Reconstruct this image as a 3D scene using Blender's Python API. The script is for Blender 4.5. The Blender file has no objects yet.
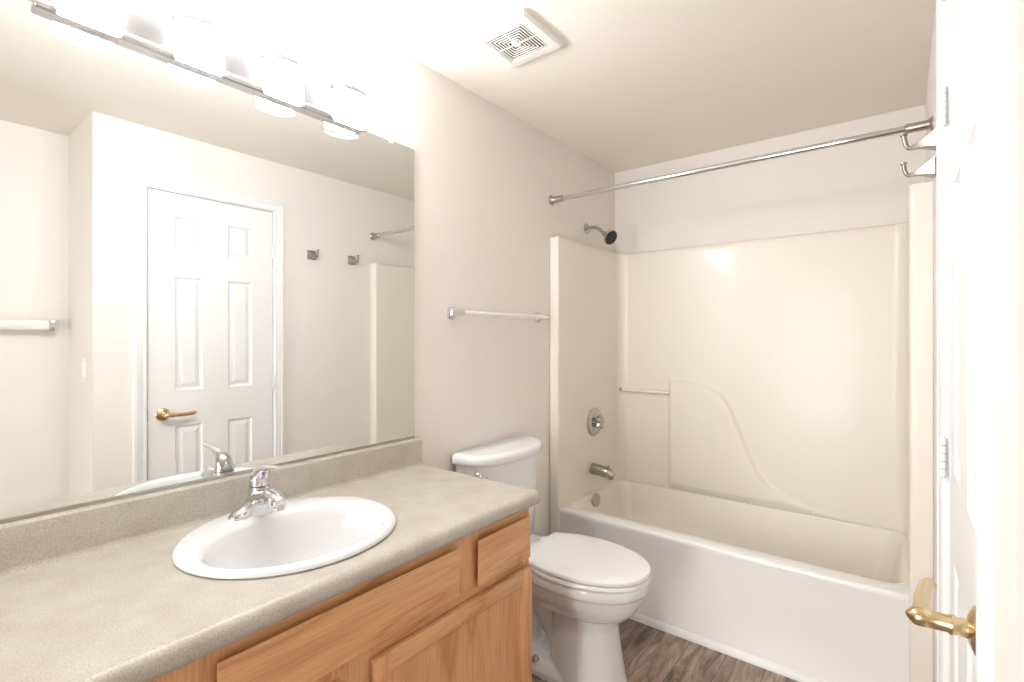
import bpy, bmesh, math, random
from mathutils import Vector, Matrix
C = bpy.context.scene.collection
S = bpy.context.scene
PI = math.pi
random.seed(4)

# ------------------------------------------------------------------ camera, light, exposure
cam_data = bpy.data.cameras.new('camera')
cam = bpy.data.objects.new('camera', cam_data); C.objects.link(cam)
cam.location = (1.487, 0.0, 1.345)
cam.rotation_euler = (PI/2, 0, math.radians(38.0))
cam_data.sensor_width = 36.0
cam_data.lens = 500.0/1024*36.0
cam_data.shift_y = -4.0/1024
cam_data.clip_start = 0.02
S.camera = cam

S.view_settings.view_transform = 'Standard'
S.view_settings.look = 'None'
S.view_settings.gamma = 1.0
S.view_settings.use_curve_mapping = False
S.view_settings.exposure = 0.58
LAMP = 70.0            # emission of each frosted lamp of the vanity light
FILL = 18.0            # watts of the added fill light behind the near doorway opening

w = bpy.data.worlds.new('world'); S.world = w; w.use_nodes = True
w.node_tree.nodes['Background'].inputs[0].default_value = (0.8, 0.85, 0.9, 1)
w.node_tree.nodes['Background'].inputs[1].default_value = 0.3

W = 1.570               # right wall plane
YB = 3.0               # back wall plane
H = 2.42               # ceiling
YR = 0.648             # where the right wall turns into the recess
XR = 2.046             # recess wall plane
YN = -2.2             # near wall plane

# added fill light; the unseen doorway in the near wall is made up for it
DX0, DX1, DH = 0.12, 0.98, 2.05
ld = bpy.data.lights.new('added_fill_light', 'AREA')
ld.shape = 'RECTANGLE'; ld.size = DX1-DX0; ld.size_y = DH-0.1; ld.energy = FILL; ld.spread = math.radians(105); ld.color = (0.97, 0.985, 1.0)
lo = bpy.data.objects.new('added_fill_light', ld); C.objects.link(lo)
lo.location = ((DX0+DX1)/2, YN-0.10, DH/2); lo.rotation_euler = (PI/2, 0, 0)

# ------------------------------------------------------------------ helpers
def lin(c):
    return tuple((x/255/12.92 if x/255 <= 0.04045 else ((x/255+0.055)/1.055)**2.4) for x in c)

def mat(name, rgb=(200, 200, 200), rough=0.5, metal=0.0, bump=None, spec=0.5, coat=0.0):
    m = bpy.data.materials.new(name); m.use_nodes = True
    nt = m.node_tree; b = nt.nodes['Principled BSDF']
    b.inputs['Base Color'].default_value = (*lin(rgb), 1)
    b.inputs['Roughness'].default_value = rough
    b.inputs['Metallic'].default_value = metal
    b.inputs['Specular IOR Level'].default_value = spec
    b.inputs['Coat Weight'].default_value = coat
    b.inputs['Coat Roughness'].default_value = 0.05
    if bump:
        sc, st, dist = bump
        tc = nt.nodes.new('ShaderNodeTexCoord'); n = nt.nodes.new('ShaderNodeTexNoise'); bp = nt.nodes.new('ShaderNodeBump')
        n.inputs['Scale'].default_value = sc; n.inputs['Detail'].default_value = 3
        bp.inputs['Strength'].default_value = st; bp.inputs['Distance'].default_value = dist
        nt.links.new(tc.outputs['Object'], n.inputs['Vector'])
        nt.links.new(n.outputs['Fac'], bp.inputs['Height'])
        nt.links.new(bp.outputs['Normal'], b.inputs['Normal'])
    return m

def nodes(m):
    return m.node_tree, m.node_tree.nodes['Principled BSDF']

def ramp(nt, stops):
    r = nt.nodes.new('ShaderNodeValToRGB')
    e = r.color_ramp.elements
    while len(e) < len(stops): e.new(0.5)
    for el, (p, c) in zip(e, stops):
        el.position = p; el.color = (*lin(c), 1)
    return r

def oak(name, axis, seed=0.0, tint=0):
    """honey oak, grain along axis 0=x 1=y 2=z"""
    m = mat(name, (200, 150, 100), 0.38, coat=0.15)
    nt, b = nodes(m); L = nt.links.new
    tc = nt.nodes.new('ShaderNodeTexCoord')
    mp = nt.nodes.new('ShaderNodeMapping')
    sc = [9.0, 9.0, 9.0]; sc[axis] = 1.1
    mp.inputs['Scale'].default_value = sc
    mp.inputs['Location'].default_value = (seed, seed*1.7, seed*0.6)
    L(tc.outputs['Object'], mp.inputs['Vector'])
    n1 = nt.nodes.new('ShaderNodeTexNoise'); n1.inputs['Scale'].default_value = 1.1
    n1.inputs['Detail'].default_value = 1.5; n1.inputs['Distortion'].default_value = 0.3
    L(mp.outputs[0], n1.inputs['Vector'])
    mul = nt.nodes.new('ShaderNodeMath'); mul.operation = 'MULTIPLY'; mul.inputs[1].default_value = 9.0
    L(n1.outputs['Fac'], mul.inputs[0])
    fr = nt.nodes.new('ShaderNodeMath'); fr.operation = 'PINGPONG'; fr.inputs[1].default_value = 1.0
    L(mul.outputs[0], fr.inputs[0])
    r1 = ramp(nt, [(0.0, (200, 142, 94)), (0.14, (214, 158, 109)), (0.5, (220, 167, 118)), (1.0, (225, 174, 126))])
    L(fr.outputs[0], r1.inputs[0])
    # fine pores
    mp2 = nt.nodes.new('ShaderNodeMapping'); sc2 = [260.0]*3; sc2[axis] = 9.0
    mp2.inputs['Scale'].default_value = sc2
    L(tc.outputs['Object'], mp2.inputs['Vector'])
    n2 = nt.nodes.new('ShaderNodeTexNoise'); n2.inputs['Scale'].default_value = 1.0; n2.inputs['Detail'].default_value = 2
    L(mp2.outputs[0], n2.inputs['Vector'])
    r2 = ramp(nt, [(0.35, (222, 218, 214)), (0.6, (255, 255, 255))])
    L(n2.outputs['Fac'], r2.inputs[0])
    mx = nt.nodes.new('ShaderNodeMix'); mx.data_type = 'RGBA'; mx.blend_type = 'MULTIPLY'
    mx.inputs['Factor'].default_value = 0.6
    L(r1.outputs[0], mx.inputs['A']); L(r2.outputs[0], mx.inputs['B'])
    L(mx.outputs['Result'], b.inputs['Base Color'])
    return m

def laminate(name):
    m = mat(name, (200, 190, 176), 0.42)
    nt, b = nodes(m); L = nt.links.new
    tc = nt.nodes.new('ShaderNodeTexCoord')
    n1 = nt.nodes.new('ShaderNodeTexNoise'); n1.inputs['Scale'].default_value = 330; n1.inputs['Detail'].default_value = 3
    n2 = nt.nodes.new('ShaderNodeTexNoise'); n2.inputs['Scale'].default_value = 14; n2.inputs['Detail'].default_value = 4
    v = nt.nodes.new('ShaderNodeTexVoronoi'); v.inputs['Scale'].default_value = 210
    for n in (n1, n2, v): L(tc.outputs['Object'], n.inputs['Vector'])
    r1 = ramp(nt, [(0.3, (172, 163, 151)), (0.5, (187, 180, 169)), (0.7, (200, 194, 185))])
    L(n1.outputs['Fac'], r1.inputs[0])
    r2 = ramp(nt, [(0.35, (243, 240, 236)), (0.65, (255, 255, 255))])
    L(n2.outputs['Fac'], r2.inputs[0])
    mx = nt.nodes.new('ShaderNodeMix'); mx.data_type = 'RGBA'; mx.blend_type = 'MULTIPLY'; mx.inputs['Factor'].default_value = 1.0
    L(r1.outputs[0], mx.inputs['A']); L(r2.outputs[0], mx.inputs['B'])
    r3 = ramp(nt, [(0.10, (150, 132, 112)), (0.18, (255, 255, 255))])
    L(v.outputs['Distance'], r3.inputs[0])
    mx2 = nt.nodes.new('ShaderNodeMix'); mx2.data_type = 'RGBA'; mx2.blend_type = 'MULTIPLY'; mx2.inputs['Factor'].default_value = 0.45
    L(mx.outputs['Result'], mx2.inputs['A']); L(r3.outputs[0], mx2.inputs['B'])
    L(mx2.outputs['Result'], b.inputs['Base Color'])
    return m

def plank_floor(name):
    m = mat(name, (120, 105, 92), 0.45)
    nt, b = nodes(m); L = nt.links.new
    tc = nt.nodes.new('ShaderNodeTexCoord')
    rot = nt.nodes.new('ShaderNodeMapping'); rot.inputs['Rotation'].default_value = (0, 0, PI/2)
    L(tc.outputs['Object'], rot.inputs['Vector'])
    br = nt.nodes.new('ShaderNodeTexBrick')
    br.inputs['Scale'].default_value = 1.0; br.inputs['Brick Width'].default_value = 1.2; br.inputs['Row Height'].default_value = 0.15
    br.inputs['Mortar Size'].default_value = 0.0012; br.offset = 0.37
    br.inputs['Color1'].default_value = (0.25, 0.25, 0.25, 1); br.inputs['Color2'].default_value = (0.75, 0.75, 0.75, 1)
    br.inputs['Mortar'].default_value = (0.0, 0.0, 0.0, 1)
    L(rot.outputs[0], br.inputs['Vector'])
    mp = nt.nodes.new('ShaderNodeMapping'); mp.inputs['Scale'].default_value = (19, 3.0, 1)
    L(tc.outputs['Object'], mp.inputs['Vector'])
    add = nt.nodes.new('ShaderNodeVectorMath'); add.operation = 'ADD'
    sc = nt.nodes.new('ShaderNodeVectorMath'); sc.operation = 'SCALE'; sc.inputs['Scale'].default_value = 7.0
    L(br.outputs['Color'], sc.inputs[0]); L(mp.outputs[0], add.inputs[0]); L(sc.outputs[0], add.inputs[1])
    n1 = nt.nodes.new('ShaderNodeTexNoise'); n1.inputs['Scale'].default_value = 1.3; n1.inputs['Detail'].default_value = 8
    n1.inputs['Roughness'].default_value = 0.7; n1.inputs['Distortion'].default_value = 0.9
    L(add.outputs[0], n1.inputs['Vector'])
    r1 = ramp(nt, [(0.30, (76, 62, 53)), (0.43, (134, 114, 101)), (0.55, (178, 157, 142)), (0.72, (214, 198, 183))])
    L(n1.outputs['Fac'], r1.inputs[0])
    r2 = ramp(nt, [(0.0, (120, 110, 105)), (0.2, (215, 212, 210)), (0.8, (255, 250, 246))])
    L(br.outputs['Color'], r2.inputs[0])
    mx = nt.nodes.new('ShaderNodeMix'); mx.data_type = 'RGBA'; mx.blend_type = 'MULTIPLY'; mx.inputs['Factor'].default_value = 1.0
    L(r1.outputs[0], mx.inputs['A']); L(r2.outputs[0], mx.inputs['B'])
    L(mx.outputs['Result'], b.inputs['Base Color'])
    return m

def sharp(bm, ang=35):
    bm.normal_update()
    lim = math.radians(ang)
    for f in bm.faces: f.smooth = True
    for e in bm.edges:
        e.smooth = not (len(e.link_faces) == 2 and e.calc_face_angle(0) > lim)

def worldloc(o):
    v = Vector((0, 0, 0))
    while o is not None:
        v += o.location; o = o.parent
    return v

def obj(name, bm, m, parent=None, loc=None, ang=35, recalc=True):
    """links the bmesh (written in world coordinates) as ONE mesh object; loc = its origin"""
    if recalc: bmesh.ops.recalc_face_normals(bm, faces=bm.faces)
    sharp(bm, ang)
    o_ = worldloc(parent) if parent else Vector((0, 0, 0))
    l_ = Vector(loc) if loc else Vector((0, 0, 0)) if not parent else o_
    bmesh.ops.translate(bm, verts=bm.verts, vec=-l_)
    me = bpy.data.meshes.new(name); bm.to_mesh(me); bm.free()
    o = bpy.data.objects.new(name, me); C.objects.link(o)
    o.location = l_ - o_
    if parent: o.parent = parent
    me.materials.append(m)
    return o

def tag(o, label, cat, group=None):
    o['label'] = label; o['category'] = cat
    if group: o['group'] = group
    return o

def thing(name, label, cat, loc, group=None):
    o = bpy.data.objects.new(name, None); C.objects.link(o)
    o.empty_display_size = 0.05; o.location = loc
    return tag(o, label, cat, group)

def struct(name, bm, m, parent=None, label=None):
    o = obj(name, bm, m, parent)
    if parent is None: o['kind'] = 'structure'; o['category'] = name.split('_')[0]
    if label: o['label'] = label
    return o

def copy_tree(o, parent=None):
    c = o.copy(); C.objects.link(c)
    if parent: c.parent = parent
    for ch in list(o.children): copy_tree(ch, c)
    return c

def new(): return bmesh.new()

def box(bm, x0, y0, z0, x1, y1, z1, bev=0.0, seg=2):
    g = bmesh.ops.create_cube(bm, size=1.0)
    vs = g['verts']
    for v in vs:
        v.co = Vector(((x0+x1)/2 + v.co.x*(x1-x0), (y0+y1)/2 + v.co.y*(y1-y0), (z0+z1)/2 + v.co.z*(z1-z0)))
    if bev > 0:
        es = set(e for v in vs for e in v.link_edges)
        bmesh.ops.bevel(bm, geom=list(es), offset=bev, segments=seg, profile=0.5, affect='EDGES')
    return bm

def loft(bm, rings, cap0=True, cap1=True, closed=True):
    R = [[bm.verts.new(p) for p in r] for r in rings]
    n = len(R[0])
    for a, b in zip(R, R[1:]):
        for i in range(n if closed else n-1):
            j = (i+1) % n
            bm.faces.new((a[i], a[j], b[j], b[i]))
    if cap0: bm.faces.new(list(reversed(R[0])))
    if cap1: bm.faces.new(R[-1])
    return R

def tube(bm, path, radii, n=16, flat=None, up=None):
    """sweep; radii float or list; flat = list of (normal, binormal) multipliers"""
    P = [Vector(p) for p in path]
    if not isinstance(radii, (list, tuple)): radii = [radii]*len(P)
    rings = []
    T0 = (P[1]-P[0]).normalized()
    ref = Vector(up) if up else (Vector((0, 0, 1)) if abs(T0.z) < 0.9 else Vector((1, 0, 0)))
    N = (ref - T0*ref.dot(T0)).normalized()
    for i, p in enumerate(P):
        if i == 0: T = T0
        elif i == len(P)-1: T = (P[-1]-P[-2]).normalized()
        else: T = ((P[i+1]-P[i]).normalized() + (P[i]-P[i-1]).normalized()).normalized()
        N = (N - T*N.dot(T)).normalized()
        B = T.cross(N)
        fx, fy = flat[i] if flat else (1, 1)
        rings.append([p + (N*math.cos(2*PI*k/n)*fx + B*math.sin(2*PI*k/n)*fy)*radii[i] for k in range(n)])
    loft(bm, rings)
    return bm

def lathe(bm, origin, axis, prof, n=32):
    """prof: list of (distance along axis, radius)"""
    o = Vector(origin); A = Vector(axis).normalized()
    ref = Vector((0, 0, 1)) if abs(A.z) < 0.9 else Vector((1, 0, 0))
    N = (ref - A*ref.dot(A)).normalized(); B = A.cross(N)
    rings = [[o + A*d + (N*math.cos(2*PI*k/n)+B*math.sin(2*PI*k/n))*max(r, 1e-4) for k in range(n)] for d, r in prof]
    loft(bm, rings)
    return bm

def extrude_profile(bm, prof, y0, y1):
    """closed profile of (x,z) extruded along y"""
    loft(bm, [[(x, y0, z) for x, z in prof], [(x, y1, z) for x, z in prof]])
    return bm

def spline(pts, per=8):
    P = [Vector(p) for p in pts]; out = []
    P = [P[0]*2-P[1]] + P + [P[-1]*2-P[-2]]
    for i in range(1, len(P)-2):
        a, b, c, d = P[i-1:i+3]
        for k in range(per):
            t = k/per
            out.append(0.5*((2*b) + (c-a)*t + (2*a-5*b+4*c-d)*t*t + (3*b-a-3*c+d)*t**3))
    out.append(P[-2])
    return out

def rrect(cx, cy, hx, hy, r, z, nc=8, ns=10):
    """rounded rectangle ring with a fixed point count"""
    r = max(min(r, hx-1e-4, hy-1e-4), 1e-4); out = []
    cs = [(cx+hx-r, cy+hy-r, 0), (cx-hx+r, cy+hy-r, PI/2), (cx-hx+r, cy-hy+r, PI), (cx+hx-r, cy-hy+r, 1.5*PI)]
    for i, (x, y, a0) in enumerate(cs):
        arc = [Vector((x+r*math.cos(a0+PI/2*k/nc), y+r*math.sin(a0+PI/2*k/nc), z)) for k in range(nc+1)]
        out += arc
        nx, ny, na = cs[(i+1) % 4]
        nxt = Vector((nx+r*math.cos(na), ny+r*math.sin(na), z))
        for k in range(1, ns): out.append(arc[-1].lerp(nxt, k/ns))
    return out

def sstep(a, b, x):
    t = min(1, max(0, (x-a)/(b-a))); return t*t*(3-2*t)

# ------------------------------------------------------------------ materials
M_wall = mat('wall_paint', (238, 231, 224), 0.75, bump=(260, 0.25, 0.002), spec=0.25)
M_ceil = mat('ceiling_paint', (243, 235, 225), 0.8, bump=(200, 0.35, 0.003), spec=0.2)
M_trim = mat('white_trim_paint', (240, 239, 238), 0.35)
M_door = mat('white_door_paint', (240, 239, 238), 0.38)
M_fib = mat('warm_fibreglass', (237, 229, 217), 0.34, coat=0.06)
M_tub = mat('whiter_fibreglass', (241, 239, 235), 0.22, coat=0.2)  # whiter tone for apron and rim; basin and surround use the warm one
M_cer = mat('white_vitreous_china', (240, 240, 240), 0.1, coat=0.4)
M_sink = mat('sink_china', (226, 226, 226), 0.12, coat=0.3)
M_seat = mat('white_seat_plastic', (238, 238, 238), 0.18)
M_chrome = mat('chrome', (215, 215, 217), 0.07, 1.0)
M_satin = mat('satin_nickel', (178, 172, 164), 0.28, 1.0)
M_fit = mat('shower_chrome', (192, 190, 187), 0.13, 1.0)
M_hook = mat('hook_nickel', (150, 144, 136), 0.34, 1.0)
M_brass = mat('polished_brass', (222, 200, 158), 0.2, 1.0)
M_dark = mat('dark_rubber', (40, 38, 36), 0.6)
M_vent = mat('white_vent_plastic', (242, 238, 232), 0.4)
M_ventin = mat('vent_interior', (34, 26, 22), 0.9)
M_plastic = mat('white_plastic', (244, 241, 236), 0.35)
M_bar = mat('pale_acrylic_bar', (240, 236, 230), 0.15, coat=0.5)
M_oak_y = oak('oak_grain_across', 1)
M_oak_y2 = oak('oak_grain_across_b', 1, 3.3)
M_oak_z = oak('oak_grain_upright', 2, 1.7)
M_oak_z2 = oak('oak_grain_upright_b', 2, 5.1)
M_lam = laminate('speckled_beige_laminate')
M_floor = plank_floor('grey_brown_plank_vinyl')
M_mirror = mat('mirror_silver', (238, 240, 239), 0.0, 1.0)
M_plate = mat('fixture_chrome', (178, 178, 181), 0.3, 1.0)
M_band = mat('fixture_band_chrome', (150, 150, 153), 0.3, 1.0)

def emit(name, rgb, strength):
    m = bpy.data.materials.new(name); m.use_nodes = True
    nt = m.node_tree; b = nt.nodes['Principled BSDF']
    b.inputs['Base Color'].default_value = (0.9, 0.9, 0.9, 1)
    b.inputs['Emission Color'].default_value = (*lin(rgb), 1)
    b.inputs['Emission Strength'].default_value = strength
    return m
M_lamp = emit('lit_frosted_glass', (247, 251, 255), LAMP)

def clear_glass(name):
    m = bpy.data.materials.new(name); m.use_nodes = True
    nt = m.node_tree; nt.nodes.clear()
    out = nt.nodes.new('ShaderNodeOutputMaterial'); mx = nt.nodes.new('ShaderNodeMixShader')
    tr = nt.nodes.new('ShaderNodeBsdfTransparent'); gl = nt.nodes.new('ShaderNodeBsdfGlossy'); fr = nt.nodes.new('ShaderNodeValue')
    gl.inputs['Roughness'].default_value = 0.03; fr.outputs[0].default_value = 0.07
    tr.inputs['Color'].default_value = (0.97, 0.97, 0.97, 1)
    nt.links.new(fr.outputs[0], mx.inputs[0]); nt.links.new(tr.outputs[0], mx.inputs[1]); nt.links.new(gl.outputs[0], mx.inputs[2])
    nt.links.new(mx.outputs[0], out.inputs['Surface'])
    return m
M_glass = clear_glass('clear_glass')

# ------------------------------------------------------------------ room shell
T = 0.12
bm = new(); box(bm, -T, YN-T, -0.1, XR+T, YB+T, 0.0); struct('floor', bm, M_floor, label='grey-brown wood-look plank floor')
bm = new(); box(bm, -T, YN-T, H, XR+T, YB+T, H+0.1); struct('ceiling', bm, M_ceil, label='warm white textured ceiling')
bm = new(); box(bm, -T, YN-T, 0, 0, YB+T, H); struct('wall_left', bm, M_wall, label='warm white wall behind mirror and toilet')
bm = new(); box(bm, 0, YB, 0, W+T, YB+T, H); struct('wall_back', bm, M_wall, label='warm white wall above the tub surround')
# right wall with the door opening
DY0, DY1, DZ = 0.871, 1.509, 2.108       # door leaf
OY0, OY1, OZ = DY0-0.022, DY1+0.022, DZ+0.022
bm = new()
box(bm, W, YR, 0, W+T, OY0, H); box(bm, W, OY1, 0, W+T, YB, H); box(bm, W, OY0, OZ, W+T, OY1, H)
struct('wall_right', bm, M_wall, label='warm white wall with the closed door')
bm = new(); box(bm, W+T, YR, 0, XR+T, YR+T, H); struct('wall_return', bm, M_wall, label='short return wall with the light switch')
bm = new(); box(bm, XR, YN-T, 0, XR+T, YR, H); struct('wall_recess', bm, M_wall, label='white recess wall with the wide towel bar')
bm = new(); box(bm, 0, YN-T, 0, DX0, YN, H); box(bm, DX1, YN-T, 0, XR, YN, H); box(bm, DX0, YN-T, DH, DX1, YN, H); struct('wall_near', bm, M_wall, label='wall behind the viewpoint')  # opening left in this unseen wall to let the added fill light through

# door leaf: six moulded panels
def panel_door(bm, x, y0, y1, z0, z1, ys, zs, thick):
    """face at x looking to -x; ys,zs lists of (lo,hi) panel ranges"""
    yc = sorted({y0, y1, *[v for p in ys for v in p]}); zc = sorted({z0, z1, *[v for p in zs for v in p]})
    grid = {}
    def V(y, z, d=0.0):
        k = (round(y, 5), round(z, 5), round(d, 5))
        if k not in grid: grid[k] = bm.verts.new((x+d, y, z))
        return grid[k]
    def rect(a, b, c, d, dep): return [V(a, c, dep), V(b, c, dep), V(b, d, dep), V(a, d, dep)]
    for i in range(len(yc)-1):
        for j in range(len(zc)-1):
            a, b, c, d = yc[i], yc[i+1], zc[j], zc[j+1]
            if (a, b) in ys and (c, d) in zs:
                prev = rect(a, b, c, d, 0.0)
                for ins, dep in ((0.008, 0.009), (0.016, 0.011), (0.038, 0.003)):
                    cur = rect(a+ins, b-ins, c+ins, d-ins, dep)
                    for k in range(4): bm.faces.new((prev[k], prev[(k+1) % 4], cur[(k+1) % 4], cur[k]))
                    prev = cur
                bm.faces.new(prev)
            else:
                bm.faces.new(rect(a, b, c, d, 0.0))
    # sides and back
    be = [e for e in bm.edges if e.is_boundary]
    r = bmesh.ops.extrude_edge_only(bm, edges=be)
    nv = [g for g in r['geom'] if isinstance(g, bmesh.types.BMVert)]
    for v in nv: v.co.x = x+thick
    bmesh.ops.contextual_create(bm, geom=[e for e in bm.edges if e.is_boundary])
ys = [(0.990, 1.125), (1.255, 1.390)]
zs = [(0.250, 0.872), (1.058, 1.666), (1.792, 1.985)]
bm = new(); panel_door(bm, W+0.002, DY0, DY1, 0.012, DZ, ys, zs, 0.035)
door = obj('door_1', bm, M_door, ang=12)
door['kind'] = 'structure'; door['category'] = 'door'; door['label'] = 'white six-panel door with brass lever'

# hinges (painted white knuckles)
for hz in (1.875, 1.07, 0.26):
    bm = new()
    for k in range(5):
        lathe(bm, (W-0.0105, DY1+0.004, hz-0.0445+k*0.018), (0, 0, 1), [(0, 0.0055), (0.0005, 0.0065), (0.0162, 0.0065), (0.0167, 0.0055)], 14)
    lathe(bm, (W-0.0105, DY1+0.004, hz-0.0485), (0, 0, 1), [(0, 0.001), (0.001, 0.004), (0.004, 0.0045)], 12)
    lathe(bm, (W-0.0105, DY1+0.004, hz+0.0445), (0, 0, 1), [(0, 0.0045), (0.003, 0.004), (0.004, 0.001)], 12)
    box(bm, W+0.0005, DY1-0.022, hz-0.0445, W+0.003, DY1+0.002, hz+0.0445)
    obj('hinge', bm, M_trim, door)
# brass lever
LZ, LY = 0.941, 0.934
bm = new(); lathe(bm, (W+0.001, LY, LZ), (-1, 0, 0), [(0, 0.033), (0.004, 0.0335), (0.007, 0.031), (0.010, 0.024), (0.013, 0.017)], 36)
obj('rosette', bm, M_brass, door)
bm = new()
lathe(bm, (W-0.010, LY, LZ), (-1, 0, 0), [(0, 0.0135), (0.012, 0.0115), (0.016, 0.0135), (0.02, 0.0135), (0.024, 0.0115), (0.046, 0.0125), (0.056, 0.0135), (0.061, 0.012), (0.066, 0.007), (0.070, 0.002)], 28)
tube(bm, spline([(W-0.058, LY, LZ), (W-0.060, LY+0.03, LZ-0.001), (W-0.058, LY+0.08, LZ-0.003), (W-0.052, LY+0.125, LZ-0.002), (W-0.046, LY+0.138, LZ-0.001)], 6),
     [0.012]*7+[0.011]*6+[0.0105]*6+[0.0095]*5+[0.005], 14, up=(0, 0, 1))
obj('lever_handle', bm, M_brass, door, ang=40)
bm = new(); box(bm, W+0.003, DY0-0.004, LZ-0.028, W+0.03, DY0-0.0005, LZ+0.028); obj('latch_plate', bm, M_brass, door)

# jamb and casing
bm = new()
box(bm, W, OY0, 0, W+T, DY0-0.004, OZ); box(bm, W, DY1+0.004, 0, W+T, OY1, OZ); box(bm, W, DY0-0.004, DZ+0.004, W+T, DY1+0.004, OZ)
box(bm, W+0.040, DY0-0.004, 0, W+0.055, DY0+0.008, DZ+0.004); box(bm, W+0.040, DY1-0.008, 0, W+0.055, DY1+0.004, DZ+0.004)
box(bm, W+0.040, DY0, DZ-0.008, W+0.055, DY1, DZ+0.004)
box(bm, W+0.060, OY0, 0, W+0.075, OY1, OZ)
struct('trim_2', bm, M_trim, label='white door jamb')
cp = [(0.0, 0.0), (0.0, 0.008), (0.004, 0.0105), (0.012, 0.0105), (0.015, 0.0085), (0.019, 0.0105), (0.030, 0.013), (0.036, 0.013), (0.038, 0.0155), (0.050, 0.0165), (0.056, 0.0145), (0.057, 0.0)]
bm = new()
yl, yr, zt = DY0-0.009, DY1+0.012, DZ+0.009
rings = [[(W-t*0.85, yl-d, 0) for d, t in cp], [(W-t*0.85, yl-d, zt+d) for d, t in cp], [(W-t*1.18, yr+d, zt+d) for d, t in cp], [(W-t*1.18, yr+d, 0) for d, t in cp]]
loft(bm, rings)
struct('trim_1', bm, M_trim, label='white moulded casing around the door').data.materials[0] = M_trim

# baseboards
def base(bm, prof, p0, p1, nrm):
    p0, p1, n = Vector(p0), Vector(p1), Vector(nrm)
    loft(bm, [[p + n*t + Vector((0, 0, z)) for t, z in prof] for p in (p0, p1)])
bp = [(0, 0), (0.012, 0), (0.012, 0.06), (0.009, 0.07), (0.006, 0.08), (0, 0.083)]
bm = new(); base(bm, bp, (0, 1.32, 0), (0, 2.222, 0), (1, 0, 0)); struct('baseboard_left', bm, M_trim)
bm = new(); base(bm, bp, (W, 1.58, 0), (W, 2.222, 0), (-1, 0, 0)); base(bm, bp, (W, YR, 0), (W, 0.803, 0), (-1, 0, 0)); struct('baseboard_right', bm, M_trim)
bm = new(); base(bm, bp, (XR, YN, 0), (XR, YR, 0), (-1, 0, 0)); struct('baseboard_recess', bm, M_trim)

# ------------------------------------------------------------------ tub and surround
TY = 2.224; TZ = 1.876; BY = 2.958; LX = 0.057; RX = W-0.008-0.057; OX = W-0.0005
tubu = thing('tub_shower_unit', 'one-piece off-white tub with tall surround walls filling the alcove', 'bathtub', (W/2, TY+0.38, 0))
# plan path of the surround, left flange -> back -> right flange
path = []
def arc(cx, cy, r, a0, a1, n):
    return [(cx+r*math.cos(a0+(a1-a0)*k/n), cy+r*math.sin(a0+(a1-a0)*k/n)) for k in range(n+1)]
path += [(0.002, TY+0.012), (0.003, TY+0.004)]
path += [(0.008, TY)] + [(0.008+(LX-0.02-0.008)*k/3, TY) for k in (1, 2, 3)]
path += arc(LX-0.012, TY+0.012, 0.012, -PI/2, 0, 6)[1:]
rc = 0.055
path += [(LX, TY+0.012+(BY-rc-TY-0.012)*k/30) for k in range(1, 30)]
path += arc(LX+rc, BY-rc, rc, PI, PI/2, 12)
x0, x1 = LX+rc, RX-rc
NB = 220
path += [(x0+(x1-x0)*k/NB, BY) for k in range(1, NB)]
path += arc(RX-rc, BY-rc, rc, PI/2, 0, 12)
path += [(RX, BY-rc-(BY-rc-TY-0.012)*k/30) for k in range(1, 30)]
path += arc(RX+0.012, TY+0.012, 0.012, PI, 1.5*PI, 6)
path += [(RX+0.02+(OX-0.006-RX-0.02)*k/3, TY) for k in (1, 2, 3)] + [(OX-0.001, TY), (OX, TY+0.001), (OX, TY+0.012)]
# shoulder line moulded in the back wall: (x, z)
cur = [(0.384, 1.096), (0.50, 1.094), (0.596, 1.078), (0.70, 1.012), (0.770, 0.876), (0.842, 0.696), (0.915, 0.572), (1.06, 0.492), (1.315, 0.448), (1.52, 0.425)]
cs = [(v.x, v.y) for v in spline([(a, b, 0) for a, b in cur], 10)]
def shoulder(x):
    for (a, za), (b, zb) in zip(cs, cs[1:]):
        if a <= x <= b: return za+(zb-za)*(x-a)/max(b-a, 1e-6)
    return cs[0][1] if x < cs[0][0] else cs[-1][1]
slope = {}
def bulge(x, z):
    """how far the back wall stands forward at (x, z)"""
    zc = shoulder(x)
    g = (shoulder(x+0.01)-shoulder(x-0.01))/0.02
    d = (zc-z)/math.sqrt(1+min(g*g, 9))
    h = 0.022*sstep(0.0, 0.026, d)*sstep(0.368, 0.400, x)
    h *= 1-0.7*sstep(0.75, 1.25, x)
    h *= sstep(0.430, 0.480, z)
    return h
zr = [0.0, 0.2, 0.34]
z = 0.36
while z < 1.13: zr.append(z); z += 0.0075
zr += [1.15, 1.25, 1.4, 1.6, 1.75, 1.84, 1.866]
bm = new(); rows = []
for z in zr:
    row = []
    for (px, py) in path:
        if py > BY-0.001: row.append((px, py-bulge(px, z), z))
        else: row.append((px, py, z))
    rows.append(row)
# rounded top edge and cap out to the drywall
def outward(p, d):
    x, y = p
    if y <= TY+0.0121: return (x, y+d*0.6)
    if y > BY-rc and LX+rc <= x <= RX-rc: return (x, y+d)
    if x < LX+rc: 
        if y > BY-rc:
            v = Vector((x-(LX+rc), y-(BY-rc))).normalized(); return (x+v.x*d, y+v.y*d)
        return (x-d, y)
    if y > BY-rc:
        v = Vector((x-(RX-rc), y-(BY-rc))).normalized(); return (x+v.x*d, y+v.y*d)
    return (x+d, y)
rows.append([(*outward(p, 0.002), TZ-0.004) for p in path])
rows.append([(*outward(p, 0.006), TZ) for p in path])
def outer(p):
    x, y = p
    if y <= TY+0.0121: return (x, y+0.03)
    return (min(max(outward(p, 0.05)[0], 0.002), OX), min(outward(p, 0.06)[1], YB-0.002))
rows.append([(*outer(p), TZ) for p in path])
rows.append([(*outer(p), 0.0) for p in path])
G = loft(bm, rows, False, False, closed=False)
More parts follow.
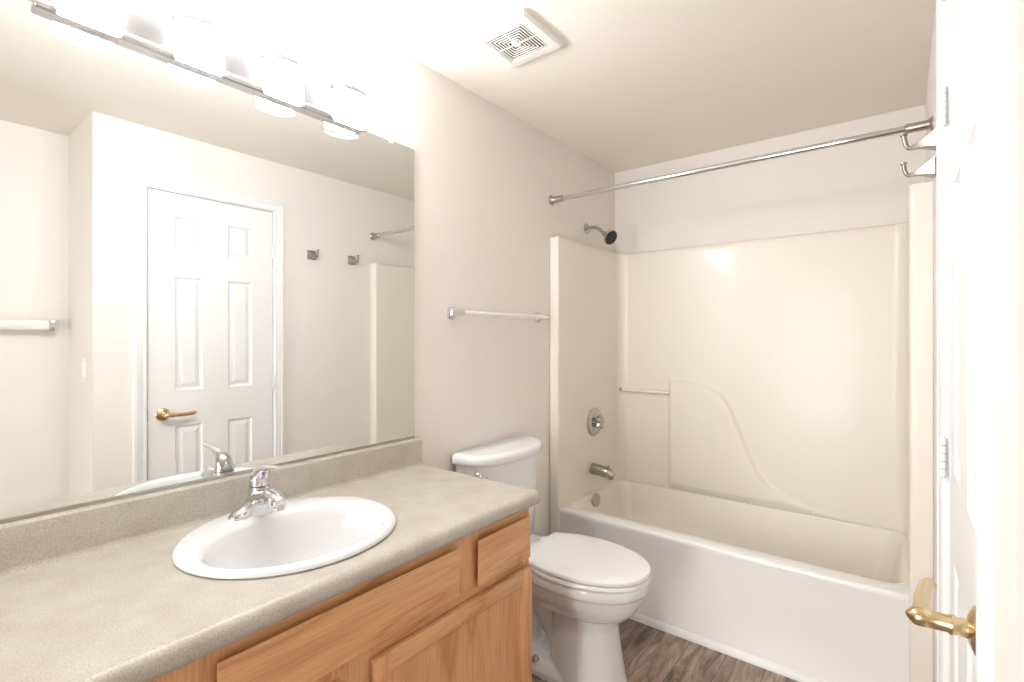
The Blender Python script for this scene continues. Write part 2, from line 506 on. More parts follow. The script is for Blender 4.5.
for i in range(len(path)-1): bm.faces.new((G[-1][i], G[-1][i+1], G[0][i+1], G[0][i]))
for k in (0, -1): bm.faces.new([r[k] for r in G])
obj('surround', bm, M_fib, tubu, ang=50)
# tub: apron, rim and basin in one skin
tx0, tx1, ty0, ty1 = LX-0.004, RX+0.004, TY+0.012, BY-0.006
cx, cy, hx, hy = (tx0+tx1)/2, (ty0+ty1)/2, (tx1-tx0)/2, (ty1-ty0)/2
RZ = 0.436
bm = new(); rings = []
for z, d in ((0.0, 0.006), (0.04, 0.006), (0.05, 0.010), (0.2, 0.010), (0.36, 0.009), (0.395, 0.004), (0.415, 0.0), (RZ-0.010, 0.0), (RZ-0.003, 0.003), (RZ, 0.010)):
    r = rrect(cx, cy, hx, hy, 0.006, z, ns=14)
    r = [Vector((v.x, v.y+(d if v.y < cy else 0), v.z)) for v in r]
    rings.append(r)
icx, icy, ihx, ihy = cx, (ty0+0.085+ty1-0.014)/2, hx-0.016, (ty1-0.014-ty0-0.085)/2
for ins, back, z in ((-0.010, 0.0, RZ), (-0.004, 0.0, RZ-0.002), (0.004, 0.004, RZ-0.010), (0.012, 0.012, RZ-0.036), (0.03, 0.05, 0.30), (0.045, 0.085, 0.20), (0.07, 0.13, 0.135), (0.10, 0.18, 0.11), (0.16, 0.24, 0.10)):
    rings.append(rrect(icx, icy-(back-ins)/2, ihx-ins*1.3, ihy-(ins+back)/2, max(0.075-ins*0.1, 0.02), z, ns=14))
G = loft(bm, rings, False, True)
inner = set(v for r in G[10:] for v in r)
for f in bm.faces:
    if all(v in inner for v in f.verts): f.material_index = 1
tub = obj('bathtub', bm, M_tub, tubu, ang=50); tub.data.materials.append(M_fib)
# floor strip at the foot of the apron
bm = new(); extr = [(0.0, 0.0), (-0.016, 0.0), (-0.016, 0.008), (-0.010, 0.022), (-0.004, 0.030), (0.0, 0.032)]
loft(bm, [[(xx, TY+0.019+a, b) for a, b in extr] for xx in (0.061, RX-0.004)])
obj('base_strip', bm, M_trim, tubu)
# moulded rail across the recess
bm = new(); tube(bm, [(LX+0.015, BY-0.022, 1.012), (0.2, BY-0.022, 1.012), (0.388, BY-0.018, 1.010)], 0.0105, 14)
obj('soap_rail', bm, M_fib, tubu)
bm = new(); lathe(bm, (LX+0.012, BY-0.022, 1.012), (1, 0, 0), [(0, 0.011), (0.012, 0.012), (0.014, 0.010)], 16)
obj('rail_socket', bm, M_satin, tubu)

# shower head
sh = thing('overhead_shower', 'small chrome shower head on a bent arm above the tub surround', 'shower head', (0, 2.624, 1.99))
bm = new(); lathe(bm, (0.0, 2.624, 1.992), (1, 0, 0), [(0, 0.030), (0.004, 0.031), (0.009, 0.026), (0.013, 0.014)], 30); obj('flange', bm, M_fit, sh)
pa = spline([(0.004, 2.624, 1.992), (0.05, 2.624, 1.992), (0.085, 2.624, 1.978), (0.118, 2.624, 1.945)], 8)
bm = new(); tube(bm, pa, 0.0105, 16); obj('shower_arm', bm, M_fit, sh)
ax = Vector((0.80, -0.27, -0.50)).normalized(); o0 = Vector((0.112, 2.624, 1.951))
bm = new(); lathe(bm, o0, ax, [(0, 0.013), (0.012, 0.0155), (0.022, 0.0135), (0.03, 0.017), (0.05, 0.034), (0.062, 0.044), (0.068, 0.046), (0.074, 0.044)], 36)
hd = obj('spray_head', bm, M_fit, sh)
bm = new(); lathe(bm, o0+ax*0.0735, ax, [(0, 0.041), (0.003, 0.040), (0.005, 0.034), (0.005, 0.008), (0.008, 0.007), (0.0085, 0.001)], 36); obj('nozzle_face', bm, M_dark, sh)

# tub valve
vx = LX
vv = thing('shower_valve', 'round chrome shower valve with a ribbed knob on the tub end wall', 'tap', (vx, 2.612, 0.845))
bm = new(); lathe(bm, (vx+0.0006, 2.612, 0.847), (1, 0, 0), [(0, 0.083), (0.006, 0.083), (0.012, 0.077), (0.016, 0.060), (0.017, 0.05), (0.013, 0.044)], 44); obj('escutcheon', bm, M_fit, vv)
bm = new(); rings = []
for d, r, lob in ((0.010, 0.024, 0), (0.022, 0.024, 0), (0.024, 0.034, 0.12), (0.030, 0.037, 0.18), (0.046, 0.036, 0.18), (0.054, 0.030, 0.12), (0.057, 0.016, 0)):
    rings.append([(vx+d, 2.612+r*(1+lob*math.cos(5*a))*math.cos(a), 0.847+r*(1+lob*math.cos(5*a))*math.sin(a)) for a in [2*PI*k/60 for k in range(60)]])
loft(bm, rings); obj('knob', bm, M_fit, vv)

# tub spout
sp = thing('tub_spout', 'brushed chrome tub spout with diverter pin below the valve', 'tap', (vx, 2.592, 0.572))
bm = new()
tube(bm, spline([(vx+0.0012, 2.592, 0.576), (vx+0.04, 2.592, 0.575), (vx+0.09, 2.592, 0.569), (vx+0.118, 2.592, 0.562), (vx+0.130, 2.592, 0.550)], 6),
     [0.032]*7+[0.031]*6+[0.028]*6+[0.025]*5+[0.019], 22, up=(0, 0, 1))
lathe(bm, (vx+0.115, 2.592, 0.562), (0.1, 0, -1), [(0, 0.020), (0.028, 0.019), (0.03, 0.015)], 20)
obj('spout_body', bm, M_satin, sp)
bm = new(); lathe(bm, (vx+0.105, 2.592, 0.580), (0, 0, 1), [(0, 0.004), (0.020, 0.004), (0.021, 0.008), (0.027, 0.008), (0.028, 0.005)], 14); obj('diverter_pin', bm, M_satin, sp)
# overflow plate
bm = new(); lathe(bm, (0.091, 2.575, 0.405), (1, 0, 0.12), [(0, 0.039), (0.005, 0.039), (0.010, 0.034), (0.012, 0.020), (0.012, 0.004)], 36)
lathe(bm, (0.103, 2.575, 0.4065), (1, 0, 0.12), [(0, 0.006), (0.003, 0.005)], 12)
tag(obj('overflow_plate', bm, M_satin, loc=(0.091, 2.575, 0.405)), 'round chrome overflow plate low on the inside of the tub', 'drain cover')

# ------------------------------------------------------------------ curtain rod
RY, RZd = 2.245, 2.078
rod = thing('shower_curtain_rod', 'straight chrome curtain rod across the tub opening', 'curtain rod', (W/2, RY, RZd))
bm = new(); tube(bm, [(0.045, RY, RZd), (W-0.045, RY, RZd)], 0.0125, 20); obj('rod', bm, M_chrome, rod)
for x, s in ((0.0, 1), (W, -1)):
    bm = new(); lathe(bm, (x, RY, RZd), (s, 0, 0), [(0, 0.027), (0.004, 0.027), (0.010, 0.020), (0.016, 0.0165), (0.075, 0.016), (0.078, 0.0125)], 28); obj('end_flange', bm, M_satin, rod)

# ------------------------------------------------------------------ robe hooks
def hook(y, z, label):
    t = thing('robe_hook', label, 'hook', (W, y, z), 'robe hooks beside the door')
    bm = new(); box(bm, W-0.004, y-0.025, z-0.025, W, y+0.025, z+0.025, 0.0015); obj('base_plate', bm, M_hook, t)
    bm = new(); rings = []
    n = 7
    for k in range(n+1):
        f = k/n
        h = 0.024*(1-f)**1.7+0.0055; hw = 0.024*(1-f)**1.5+0.0055
        zc = z-0.014*f**1.0
        x = W-0.004-0.060*f
        rings.append([(x, y-hw, zc-h), (x, y+hw, zc-h), (x, y+hw, zc+h), (x, y-hw, zc+h)])
    loft(bm, rings)
    obj('arm', bm, M_hook, t, ang=25)
    bm = new()
    tube(bm, spline([(W-0.062, y, z-0.014), (W-0.071, y, z-0.012), (W-0.077, y, z+0.002), (W-0.080, y, z+0.024)], 6), 0.0058, 12)
    lathe(bm, (W-0.080, y, z+0.022), (-0.1, 0, 1), [(0, 0.0058), (0.002, 0.009), (0.006, 0.009), (0.008, 0.005)], 14)
    obj('tip', bm, M_hook, t)
    return t
h1 = hook(1.765, 1.880, 'satin nickel robe hook nearer the door, higher of the two in the direct view')
h2 = copy_tree(h1); h2.location = (W, 2.066, 1.882)
h2['label'] = 'satin nickel robe hook nearer the curtain rod and tub'

# ------------------------------------------------------------------ towel bars
def towel_post(bm, p, n, along):
    p = Vector(p); n = Vector(n)
    # stepped rectangular plate flowing into a round post
    a = Vector(along); u = Vector((0, 0, 1))
    rings = []
    for d, ha, hz in ((0, 0.021, 0.027), (0.006, 0.021, 0.027), (0.009, 0.018, 0.024), (0.018, 0.012, 0.016), (0.032, 0.0105, 0.0125), (0.066, 0.0115, 0.0125), (0.072, 0.010, 0.011), (0.073, 0.006, 0.006)):
        ring = []
        for k in range(24):
            t = 2*PI*k/24; e = 0.45 if d < 0.012 else 0.8
            ca, sa = math.cos(t), math.sin(t)
            ring.append(p + n*d + a*ha*math.copysign(abs(ca)**e, ca) + u*hz*math.copysign(abs(sa)**e, sa))
        rings.append(ring)
    loft(bm, rings)
tb = thing('towel_bar', 'slim pale towel bar with chrome ends on the wall above the toilet', 'towel rail', (0, 1.80, 1.445))
for y in (1.489, 2.115):
    bm = new(); towel_post(bm, (0.0, y, 1.445), (1, 0, 0), (0, 1, 0)); obj('bracket', bm, M_chrome, tb)
bm = new(); tube(bm, [(0.056, 1.496, 1.445), (0.056, 2.112, 1.445)], 0.0105, 8); obj('bar', bm, M_bar, tb)
tb2 = thing('towel_bar', 'thick white towel bar in the recess, seen in the mirror', 'towel rail', (XR, 0.3, 1.405))
for y in (0.577, -0.035):
    bm = new(); towel_post(bm, (XR, y, 1.405), (-1, 0, 0), (0, 1, 0)); box(bm, XR-0.090, y-0.020, 1.376, XR-0.045, y+0.020, 1.434, 0.008); obj('bracket', bm, M_chrome, tb2)
bm = new(); box(bm, XR-0.082, -0.02, 1.380, XR-0.050, 0.568, 1.430, 0.012, 3); obj('bar', bm, M_bar, tb2)

# light switch on the return wall
sw = thing('light_switch', 'white rocker light switch on the return wall, seen in the mirror', 'light switch', (W+0.14, YR, 1.18))
bm = new(); box(bm, W+0.105, YR-0.006, 1.122, W+0.175, YR, 1.238, 0.003); obj('switch_plate', bm, M_plastic, sw)
bm = new(); box(bm, W+0.123, YR-0.011, 1.147, W+0.157, YR-0.004, 1.213, 0.002); obj('rocker', bm, M_plastic, sw)

# ------------------------------------------------------------------ exhaust vent
VX, VY, VH = 0.389, 1.431, 0.1245
vt = thing('ceiling_vent', 'square white exhaust fan cover with nested dark slots on the ceiling', 'vent', (VX, VY, H))
gh = 0.086
bm = new(); rings = [rrect(VX, VY, VH, VH, 0.004, H), rrect(VX, VY, VH, VH, 0.004, H-0.010), rrect(VX, VY, VH-0.008, VH-0.008, 0.006, H-0.019),
                     rrect(VX, VY, gh, gh, 0.001, H-0.021), rrect(VX, VY, gh, gh, 0.001, H-0.008)]
loft(bm, rings, False, False); obj('cover', bm, M_vent, vt)
bm = new(); box(bm, VX-gh-0.002, VY-gh-0.002, H-0.006, VX+gh+0.002, VY+gh+0.002, H-0.002); obj('dark_cavity', bm, M_ventin, vt)
bm = new(); p = 0.0112
o_ = gh-0.0040
while o_ > 0.02:
    i_ = o_-0.0046
    loft(bm, [rrect(VX, VY, o_, o_, 0.0005, H-0.0195, 1, 2), rrect(VX, VY, o_, o_, 0.0005, H-0.021, 1, 2), rrect(VX, VY, i_, i_, 0.0005, H-0.021, 1, 2), rrect(VX, VY, i_, i_, 0.0005, H-0.0195, 1, 2)], False, False)
    o_ -= p
box(bm, VX-0.013, VY-0.013, H-0.021, VX+0.013, VY+0.013, H-0.008)
for a, b in ((1, 0), (0, 1)):
    for s in (-1, 1):
        c0, c1 = 0.012*s, gh*s
        if a: box(bm, VX+min(c0, c1), VY-0.0025, H-0.0200, VX+max(c0, c1), VY+0.0025, H-0.0170)
        else: box(bm, VX-0.0025, VY+min(c0, c1), H-0.0200, VX+0.0025, VY+max(c0, c1), H-0.0170)
obj('grille', bm, M_vent, vt)

# ------------------------------------------------------------------ mirror
MY0, MY1, MZ0, MZ1 = 0.02, 1.284, 0.962, 2.067
mr = thing('wall_mirror', 'large frameless mirror above the vanity counter', 'mirror', (0, 0.65, MZ0))
bm = new(); box(bm, 0.001, MY0, MZ0, 0.007, MY1, MZ1, 0.0006, 1); obj('mirror_glass', bm, M_mirror, mr)
bm = new()
extr = [(0.0005, MZ0-0.004), (0.0095, MZ0-0.004), (0.0095, MZ0+0.003), (0.0075, MZ0+0.003), (0.0075, MZ0-0.001), (0.0005, MZ0-0.001)]
extrude_profile(bm, extr, MY0, MY1); obj('bottom_channel', bm, M_satin, mr)
for yy in (1.175, 0.12):
    bm = new(); box(bm, 0.0005, yy-0.009, MZ1-0.010, 0.011, yy+0.009, MZ1+0.016, 0.003); lathe(bm, (0.010, yy, MZ1+0.008), (1, 0, 0), [(0, 0.005), (0.003, 0.004)], 12); obj('mirror_clip', bm, M_plastic, mr)

# ------------------------------------------------------------------ vanity light
vl = thing('vanity_light', 'chrome four-lamp vanity light bar above the mirror', 'wall light', (0, 0.64, 2.165))
bm = new(); box(bm, 0.001, 0.215, 2.074, 0.026, 1.046, 2.203, 0.003); obj('backplate', bm, M_plate, vl)
bm = new(); box(bm, 0.001, 0.212, 2.052, 0.032, 1.050, 2.074, 0.007, 4); obj('lower_rail', bm, M_chrome, vl)
def dplan(ly, b, d, z, x0=0.028, n=30):
    return [(x0+d*math.cos(t), ly+b*math.sin(t), z) for t in [-PI/2+PI*k/n for k in range(n+1)]]
for ly in (0.305, 0.530, 0.755, 0.980):
    bm = new(); box(bm, 0.024, ly-0.058, 2.150, 0.030, ly+0.058, 2.166, 0.001)
    hld = obj('lamp_holder', bm, M_plate, vl)
    # bowed frosted shade with a rounded lower lip
    bm = new(); loft(bm, [dplan(ly, 0.050, 0.034, 2.052), dplan(ly, 0.056, 0.041, 2.054), dplan(ly, 0.058, 0.044, 2.062), dplan(ly, 0.058, 0.044, 2.200), dplan(ly, 0.056, 0.041, 2.208), dplan(ly, 0.050, 0.034, 2.211)]); obj('frosted_shade', bm, M_lamp, hld)
    # chrome bands and rivets
    for z0_, z1_ in ((2.150, 2.169), (2.056, 2.060)):
        bm = new(); loft(bm, [dplan(ly, 0.0585, 0.0445, z0_), dplan(ly, 0.0605, 0.0465, z0_+0.0005), dplan(ly, 0.0605, 0.0465, z1_-0.0005), dplan(ly, 0.0585, 0.0445, z1_)], False, False); obj('chrome_band', bm, M_band, hld)
    for t in (-0.9, 0.9):
        p = Vector((0.028+0.045*math.cos(t), ly+0.059*math.sin(t), 2.080)); bm = new(); lathe(bm, p, (math.cos(t), math.sin(t), 0), [(0, 0.003), (0.003, 0.003), (0.004, 0.002)], 10)
        obj('rivet', bm, M_band, hld)
    # clear bowed glass in front
    bm = new(); loft(bm, [dplan(ly, 0.066, 0.053, 2.226), dplan(ly, 0.066, 0.053, 2.040)], False, False, closed=False); obj('clear_glass', bm, M_glass, hld)

# ------------------------------------------------------------------ vanity cabinet
CY0, CY1, FX = 0.02, 1.300, 0.541
cab = thing('vanity_cabinet', 'honey oak vanity cabinet under the beige counter', 'cabinet', (FX/2, 0.66, 0))
CT = 0.806
bm = new()
box(bm, 0.002, CY0, 0.0, FX-0.02, CY0+0.016, CT); box(bm, 0.002, CY1-0.016, 0.0, FX-0.02, CY1, CT)
box(bm, 0.002, CY0+0.016, 0.10, FX-0.02, CY1-0.016, 0.115); box(bm, 0.002, CY0+0.016, 0.10, 0.010, CY1-0.016, CT-0.02)
obj('carcass', bm, M_oak_z, cab)
bm = new(); box(bm, FX-0.09, CY0+0.016, 0.0, FX-0.075, CY1-0.016, 0.10); obj('toe_kick', bm, M_oak_y2, cab)
# face frame: stiles upright, rails across
for a, b in ((CY0, CY0+0.045), (0.270, 0.384), (0.594, 0.708), (0.945, 1.055), (CY1-0.035, CY1)):
    bm = new(); top = CT if a != 0.594 else 0.645
    bot = 0.10 if a not in (0.270, 0.945) else 0.645
    box(bm, FX-0.02, a, bot, FX, b, top, 0.0008, 1); obj('frame_stile', bm, M_oak_z2, cab)
for z0_, z1_ in ((0.755, CT), (0.600, 0.665), (0.10, 0.135)):
    bm = new(); box(bm, FX-0.0195, CY0+0.004, z0_, FX-0.0005, CY1-0.004, z1_); obj('frame_rail', bm, M_oak_y2, cab)
def slab(bm, y0, y1, z0, z1, th=0.019):
    yc_, zc_, hy_, hz_ = (y0+y1)/2, (z0+z1)/2, (y1-y0)/2, (z1-z0)/2
    def ring(ins, x): return [(x, yc_+a*(hy_-ins), zc_+b*(hz_-ins)) for a, b in ((-1, -1), (1, -1), (1, 1), (-1, 1))]
    loft(bm, [ring(0.013, FX+0.0005), ring(0.0115, FX+0.004), ring(0.0, FX+0.0155), ring(0.0, FX+0.0165), ring(0.001, FX+th-0.0008), ring(0.003, FX+th)])
bm = new(); slab(bm, 0.366, 0.962, 0.655, 0.783); obj('false_front', bm, M_oak_y, cab, ang=20)
for a, b in ((1.037, 1.283), (0.040, 0.288)):
    bm = new(); slab(bm, a, b, 0.650, 0.779); obj('drawer_front', bm, M_oak_y2, cab, ang=20)
def cab_door(y0, y1, z0, z1):
    bm = new(); pw = 0.046
    box(bm, FX+0.001, y0+pw-0.006, z0+pw-0.006, FX+0.009, y1-pw+0.006, z1-pw+0.006)
    d = obj('cabinet_door', bm, M_oak_z, cab)
    for a, b in ((y0, y0+pw), (y1-pw, y1)):
        bm = new(); box(bm, FX+0.0005, a, z0, FX+0.019, b, z1, 0.003, 2); obj('door_stile', bm, M_oak_z2, d)
    for a, b in ((z0, z0+pw), (z1-pw, z1)):
        bm = new(); box(bm, FX+0.0006, y0+pw-0.001, a, FX+0.0188, y1-pw+0.001, b, 0.003, 2); obj('door_rail', bm, M_oak_y, d)
    # sloped sticking round the panel
    bm = new()
    def rg(ins, x): return [(x, y0+pw+ins, z0+pw+ins), (x, y1-pw-ins, z0+pw+ins), (x, y1-pw-ins, z1-pw-ins), (x, y0+pw+ins, z1-pw-ins)]
    loft(bm, [rg(-0.004, FX+0.0165), rg(0.0, FX+0.0165), rg(0.004, FX+0.013), rg(0.005, FX+0.008)], False, False)
    obj('panel_moulding', bm, M_oak_z2, d)
cab_door(0.690, 1.291, 0.118, 0.621)
cab_door(0.030, 0.612, 0.118, 0.621)

# ------------------------------------------------------------------ countertop with backsplash
KY0, KY1, KZ = 0.0, 1.310, 0.852
prof = [(0.002, 0.808), (0.50, 0.808)]
# bullnose front edge
prof += [(0.535, 0.808), (0.556, 0.808)] + [(0.556+0.020*math.cos(a), 0.828+0.020*math.sin(a)) for a in [(-PI/2)+PI/2*k/6 for k in range(1, 7)]]
prof += [(0.556+0.020*math.cos(a), KZ-0.020+0.0215*math.sin(a)) for a in [PI/2*k/8 for k in range(1, 9)]]
prof += [(0.53, KZ)]
prof += [(0.034, KZ), (0.028, KZ+0.002), (0.024, KZ+0.007), (0.0225, KZ+0.014), (0.0225, 0.940), (0.021, 0.949), (0.016, 0.955), (0.010, 0.9565), (0.002, 0.9565)]
bm = new(); extrude_profile(bm, prof, KY0, KY1)
top = obj('countertop', bm, M_lam, loc=(0.29, 0.66, KZ), ang=30)
tag(top, 'speckled beige laminate counter with rounded front and low backsplash', 'countertop')
SX, SY = 0.276, 0.656
IX, IY, IA, IB = 0.318, 0.652, 0.166, 0.214       # basin opening
bm = new()
loft(bm, [[(IX+(IA+0.012)*math.cos(2*PI*k/64), IY+(IB+0.012)*math.sin(2*PI*k/64), zz) for k in range(64)] for zz in (0.7, 0.9)])
bmesh.ops.recalc_face_normals(bm, faces=bm.faces)
cme = bpy.data.meshes.new('cut'); bm.to_mesh(cme); bm.free()
cut = bpy.data.objects.new('cut', cme); C.objects.link(cut)
md = top.modifiers.new('b', 'BOOLEAN'); md.operation = 'DIFFERENCE'; md.object = cut; md.solver = 'EXACT'
bpy.context.view_layer.update()
dg = bpy.context.evaluated_depsgraph_get()
nm = bpy.data.meshes.new_from_object(top.evaluated_get(dg)); nm.name = 'countertop'
top.modifiers.clear(); top.data = nm
bpy.data.objects.remove(cut); bpy.data.meshes.remove(cme)
if not nm.materials: nm.materials.append(M_lam)

# ------------------------------------------------------------------ sink
sk = thing('sink', 'oval white drop-in sink set in the beige counter', 'sink', (SX, SY, KZ))
def ell(cx_, cy_, a, b, z, n=72):
    return [(cx_+a*math.cos(2*PI*k/n), cy_+b*math.sin(2*PI*k/n), z) for k in range(n)]
A0, B0 = 0.242, 0.257
bm = new(); rings = [ell(SX, SY, A0-0.004, B0-0.004, KZ+0.0005), ell(SX, SY, A0, B0, KZ+0.004), ell(SX, SY, A0-0.001, B0-0.001, KZ+0.009), ell(SX, SY, A0-0.006, B0-0.006, KZ+0.014), ell(SX, SY, A0-0.014, B0-0.014, KZ+0.0165)]
rings += [ell(IX-0.004, IY, IA+0.014, IB+0.012, KZ+0.0165), ell(IX, IY, IA+0.004, IB+0.004, KZ+0.013), ell(IX, IY, IA-0.004, IB-0.004, KZ+0.004)]
for f, z in ((0.955, -0.02), (0.90, -0.05), (0.80, -0.085), (0.66, -0.115), (0.46, -0.135), (0.25, -0.145), (0.12, -0.148)):
    rings.append(ell(IX, IY, IA*f, IB*f, KZ+z))
loft(bm, rings, False, True); obj('basin', bm, M_sink, sk, ang=60)
bm = new(); lathe(bm, (IX, IY, KZ-0.1475), (0, 0, 1), [(0, 0.031), (0.003, 0.031), (0.004, 0.024), (0.002, 0.022), (0.002, 0.020), (0.006, 0.018), (0.008, 0.004)], 28); obj('drain', bm, M_chrome, sk)

# ------------------------------------------------------------------ faucet
FXc, FYc, FZ = 0.109, 0.645, KZ+0.0165
fc = thing('faucet', 'chrome single-lever faucet on the back rim of the sink', 'tap', (FXc, FYc, FZ))
bm = new(); rings = []
N = 48
for k in range(N+1):
    s = -1+2*k/N; y = 0.076*s
    e = math.sqrt(max(0, 1-abs(s)**3.2))
    h = 0.027*max(0.02, (1-abs(s)**3))**0.5 + 0.050*math.exp(-(y/0.027)**2)
    wd = 0.029*max(e, 0.03)*(1-0.20*math.exp(-((abs(y)-0.036)/0.012)**2))
    rings.append([(FXc+wd*math.cos(a), FYc+y, FZ+(h*max(0, math.sin(a))**0.75 if math.sin(a) > 0 else 0)) for a in [PI*j/18 for j in range(19)]])
loft(bm, rings)
lathe(bm, (FXc, FYc, FZ+0.020), (0.12, 0, 1), [(0, 0.029), (0.025, 0.027), (0.045, 0.0255), (0.058, 0.0255)], 30)
obj('body', bm, M_chrome, fc, ang=60)
bm = new()
tube(bm, spline([(FXc+0.000, FYc, FZ+0.036), (FXc+0.034, FYc, FZ+0.050), (FXc+0.068, FYc, FZ+0.058), (FXc+0.105, FYc, FZ+0.057), (FXc+0.126, FYc, FZ+0.048)], 6),
     [0.025]*7+[0.0235]*6+[0.021]*6+[0.018]*5+[0.012], 24, flat=[(0.85, 1.12)]*25, up=(0, 0, 1))
lathe(bm, (FXc+0.109, FYc, FZ+0.056), (0.2, 0, -1), [(0, 0.0155), (0.026, 0.0140), (0.027, 0.011)], 22)
obj('spout', bm, M_chrome, fc, ang=60)
bm = new(); lathe(bm, (FXc+0.0068, FYc, FZ+0.0765), (0.12, 0, 1), [(0, 0.0246), (0.006, 0.0246)], 28); obj('seal_ring', bm, M_dark, fc)
bm = new()
pp = spline([(FXc+0.0075, FYc, FZ+0.080), (FXc+0.009, FYc, FZ+0.092), (FXc+0.015, FYc, FZ+0.107), (FXc+0.031, FYc, FZ+0.121), (FXc+0.056, FYc, FZ+0.131), (FXc+0.092, FYc-0.003, FZ+0.138), (FXc+0.130, FYc-0.008, FZ+0.144)], 6)
kn = [0.0262, 0.0256, 0.0225, 0.0165, 0.0112, 0.0085, 0.0065]
fl = [(1, 1), (1, 1), (1.0, 1.0), (0.85, 1.05), (0.6, 1.25), (0.45, 1.35), (0.35, 1.3)]
rr, ff = [], []
for i in range(len(pp)):
    q = i/6; a = min(int(q), 5); t = q-a
    rr.append(kn[a]*(1-t)+kn[a+1]*t); ff.append((fl[a][0]*(1-t)+fl[a+1][0]*t, fl[a][1]*(1-t)+fl[a+1][1]*t))
tube(bm, pp, rr, 24, ff, up=(1, 0, 0))
obj('lever', bm, M_chrome, fc, ang=60)

# ------------------------------------------------------------------ toilet
YC = 1.740
tl = thing('toilet', 'white two-piece toilet with closed lid between vanity and tub', 'toilet', (0.4, YC, 0))
def egg(xb, xf, hw, z, n=56, mid=0.5, pb=2.6, pf=2.05):
    xm = xb+(xf-xb)*mid; out = []
    for k in range(n):
        t = 2*PI*k/n; c, s_ = math.cos(t), math.sin(t)
        p = pf if c >= 0 else pb
        x = (xf-xm if c >= 0 else xm-xb)*math.copysign(abs(c)**(2/p), c)
        out.append((xm+x, YC+hw*math.copysign(abs(s_)**(2/p), s_), z))
    return out
bm = new()
# bowl
loft(bm, [egg(0.26, 0.61, 0.085, 0.268), egg(0.245, 0.648, 0.110, 0.278), egg(0.235, 0.682, 0.134, 0.295), egg(0.225, 0.705, 0.152, 0.320), egg(0.22, 0.722, 0.166, 0.350), egg(0.22, 0.732, 0.175, 0.378), egg(0.22, 0.736, 0.178, 0.392), egg(0.22, 0.746, 0.186, 0.398), egg(0.22, 0.749, 0.188, 0.412), egg(0.22, 0.748, 0.187, 0.432), egg(0.225, 0.742, 0.182, 0.4395)])
# front column
loft(bm, [egg(0.36, 0.660, 0.128, 0.0, mid=0.6), egg(0.36, 0.660, 0.128, 0.015, mid=0.6), egg(0.36, 0.652, 0.122, 0.05, mid=0.6), egg(0.36, 0.637, 0.112, 0.15, mid=0.6), egg(0.36, 0.626, 0.104, 0.24, mid=0.6), egg(0.35, 0.634, 0.106, 0.292, mid=0.6)])
# foot
loft(bm, [egg(0.13, 0.62, 0.125, 0.0, pb=4, pf=3), egg(0.13, 0.62, 0.125, 0.03, pb=4, pf=3), egg(0.14, 0.60, 0.112, 0.055, pb=4, pf=3), egg(0.16, 0.58, 0.095, 0.065, pb=4, pf=3)])
# trapway
tube(bm, spline([(0.50, YC, 0.10), (0.42, YC, 0.13), (0.36, YC, 0.21), (0.30, YC, 0.27), (0.23, YC, 0.22), (0.20, YC, 0.10), (0.20, YC, 0.02)], 6), 0.078, 20)
# rear deck under the tank
box(bm, 0.035, YC-0.15, 0.345, 0.30, YC+0.15, 0.438, 0.02, 3)
loft(bm, [rrect(0.17, YC, 0.10, 0.085, 0.04, 0.0), rrect(0.16, YC, 0.11, 0.095, 0.04, 0.2), rrect(0.165, YC, 0.13, 0.13, 0.04, 0.35)])
bowl = obj('bowl', bm, M_cer, tl)
md = bowl.modifiers.new('r', 'REMESH'); md.mode = 'VOXEL'; md.voxel_size = 0.005; md.use_smooth_shade = True
ms = bowl.modifiers.new('s', 'SMOOTH'); ms.factor = 0.5; ms.iterations = 4
bpy.context.view_layer.update()
dg = bpy.context.evaluated_depsgraph_get()
nm = bpy.data.meshes.new_from_object(bowl.evaluated_get(dg)); bowl.modifiers.clear(); bowl.data = nm
for p_ in nm.polygons: p_.use_smooth = True
if not nm.materials: nm.materials.append(M_cer)
# seat and lid
def seatshape(ins, z):
    z += 0.0155
    xb, xm, xf, hw, hb = 0.262+ins, 0.462, 0.757-ins, 0.195-ins, 0.138-ins
    out = []
    for k in range(41):                                   # front half
        t = -PI/2+PI*k/40
        out.append((xm+(xf-xm)*abs(math.cos(t))**(2/2.1), YC+hw*math.copysign(abs(math.sin(t))**(2/2.1), math.sin(t)), z))
    side = []
    for k in range(1, 15):                                # sides run in to a straight back edge
        u = k/15; side.append((xm-(xm-xb-0.010)*u, hw-(hw-hb)*u*u))
    side += [(xb+0.004, hb-0.002), (xb+0.0012, hb-0.005), (xb, hb-0.010)]
    out += [(x, YC+y, z) for x, y in side]
    out += [(xb, YC+(hb-0.010)*(1-2*k/8), z) for k in range(1, 8)]
    out += [(x, YC-y, z) for x, y in reversed(side)]
    return out
bm = new(); loft(bm, [seatshape(0.008, 0.4255), seatshape(0.003, 0.4265), seatshape(0.0, 0.429), seatshape(0.0, 0.437), seatshape(0.002, 0.4405), seatshape(0.006, 0.442)]); obj('seat', bm, M_seat, tl)
bm = new(); loft(bm, [seatshape(0.010, 0.4435), seatshape(0.004, 0.4455), seatshape(0.002, 0.448), seatshape(0.002, 0.4575), seatshape(0.005, 0.4615), seatshape(0.012, 0.4635), seatshape(0.05, 0.4650)]); obj('seat_lid', bm, M_seat, tl)
for s in (-1, 1):
    bm = new(); box(bm, 0.232, YC+s*0.075-0.022, 0.440, 0.272, YC+s*0.075+0.022, 0.466, 0.006, 3); obj('hinge', bm, M_seat, tl)
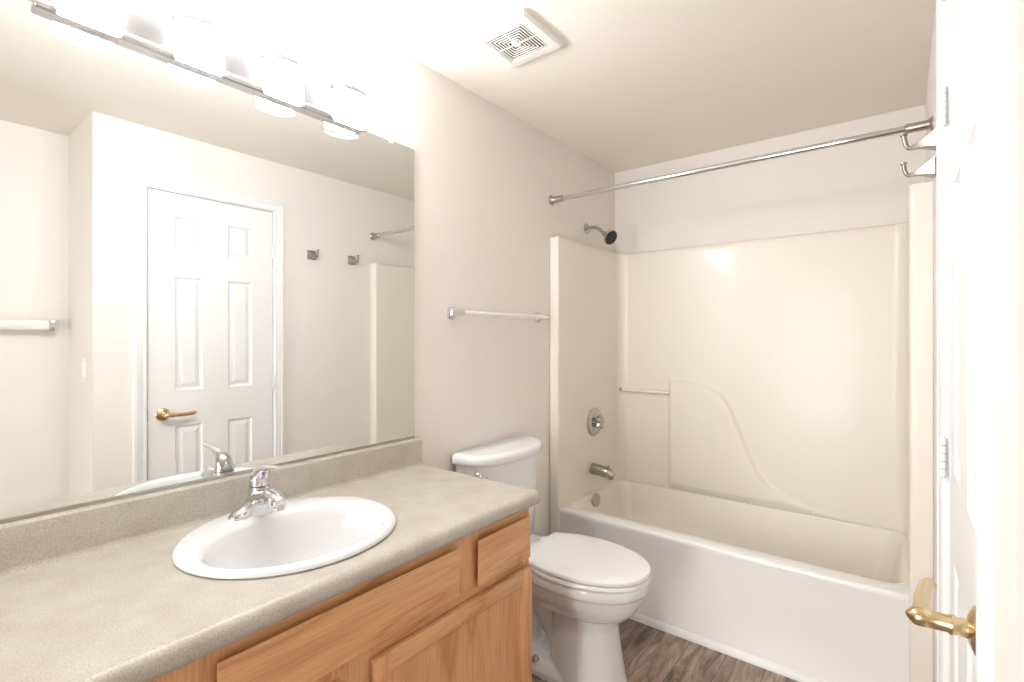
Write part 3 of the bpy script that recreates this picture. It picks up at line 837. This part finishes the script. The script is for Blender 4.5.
# tank
TC = YC-0.014
def dshape(xb, xf, hw, z, p=2.7, n=40):
    out = []
    for k in range(n+1):
        t = -PI/2+PI*k/n
        out.append(Vector((xb+0.012+(xf-xb-0.012)*abs(math.cos(t))**(2/p), TC+hw*math.copysign(abs(math.sin(t))**(2/p), math.sin(t)), z)))
    out += [Vector((xb+0.006, TC+hw-0.0005, z)), Vector((xb+0.0015, TC+hw-0.004, z)), Vector((xb, TC+hw-0.010, z))]
    for k in range(1, 12): out.append(Vector((xb, TC+(hw-0.010)*(1-2*k/12), z)))
    out += [Vector((xb, TC-hw+0.010, z)), Vector((xb+0.0015, TC-hw+0.004, z)), Vector((xb+0.006, TC-hw+0.0005, z))]
    return out
bm = new(); loft(bm, [dshape(0.024, 0.160, 0.200, 0.437), dshape(0.022, 0.170, 0.208, 0.445), dshape(0.020, 0.180, 0.222, 0.60), dshape(0.020, 0.188, 0.234, 0.78), dshape(0.020, 0.190, 0.236, 0.822)])
obj('tank', bm, M_cer, tl, ang=50)
bm = new(); loft(bm, [dshape(0.016+i_*0.3, 0.206-i_, 0.252-i_, z) for i_, z in ((0.014, 0.818), (0.004, 0.820), (0.0, 0.827), (0.0, 0.848), (0.003, 0.856), (0.010, 0.8615), (0.025, 0.8635))])
obj('tank_lid', bm, M_cer, tl, ang=50)
fv = Vector((0.62, -0.78, 0)); f0 = Vector((0.140, TC-0.222, 0.786))
bm = new(); lathe(bm, f0, fv, [(0, 0.013), (0.006, 0.013), (0.010, 0.008), (0.018, 0.007)], 20)
tube(bm, spline([f0+fv*0.016, f0+fv*0.024+Vector((0.010, 0.010, -0.001)), f0+fv*0.024+Vector((0.018, 0.020, -0.006)), f0+fv*0.022+Vector((0.022, 0.028, -0.008))], 5), 0.0065, 12)
obj('flush_lever', bm, M_chrome, tl)
bm = new(); lathe(bm, (0.33, YC-0.108, 0.055), (0, 0, 1), [(0, 0.016), (0.006, 0.016), (0.012, 0.011), (0.018, 0.006)], 16); obj('bolt', bm, M_satin, tl)
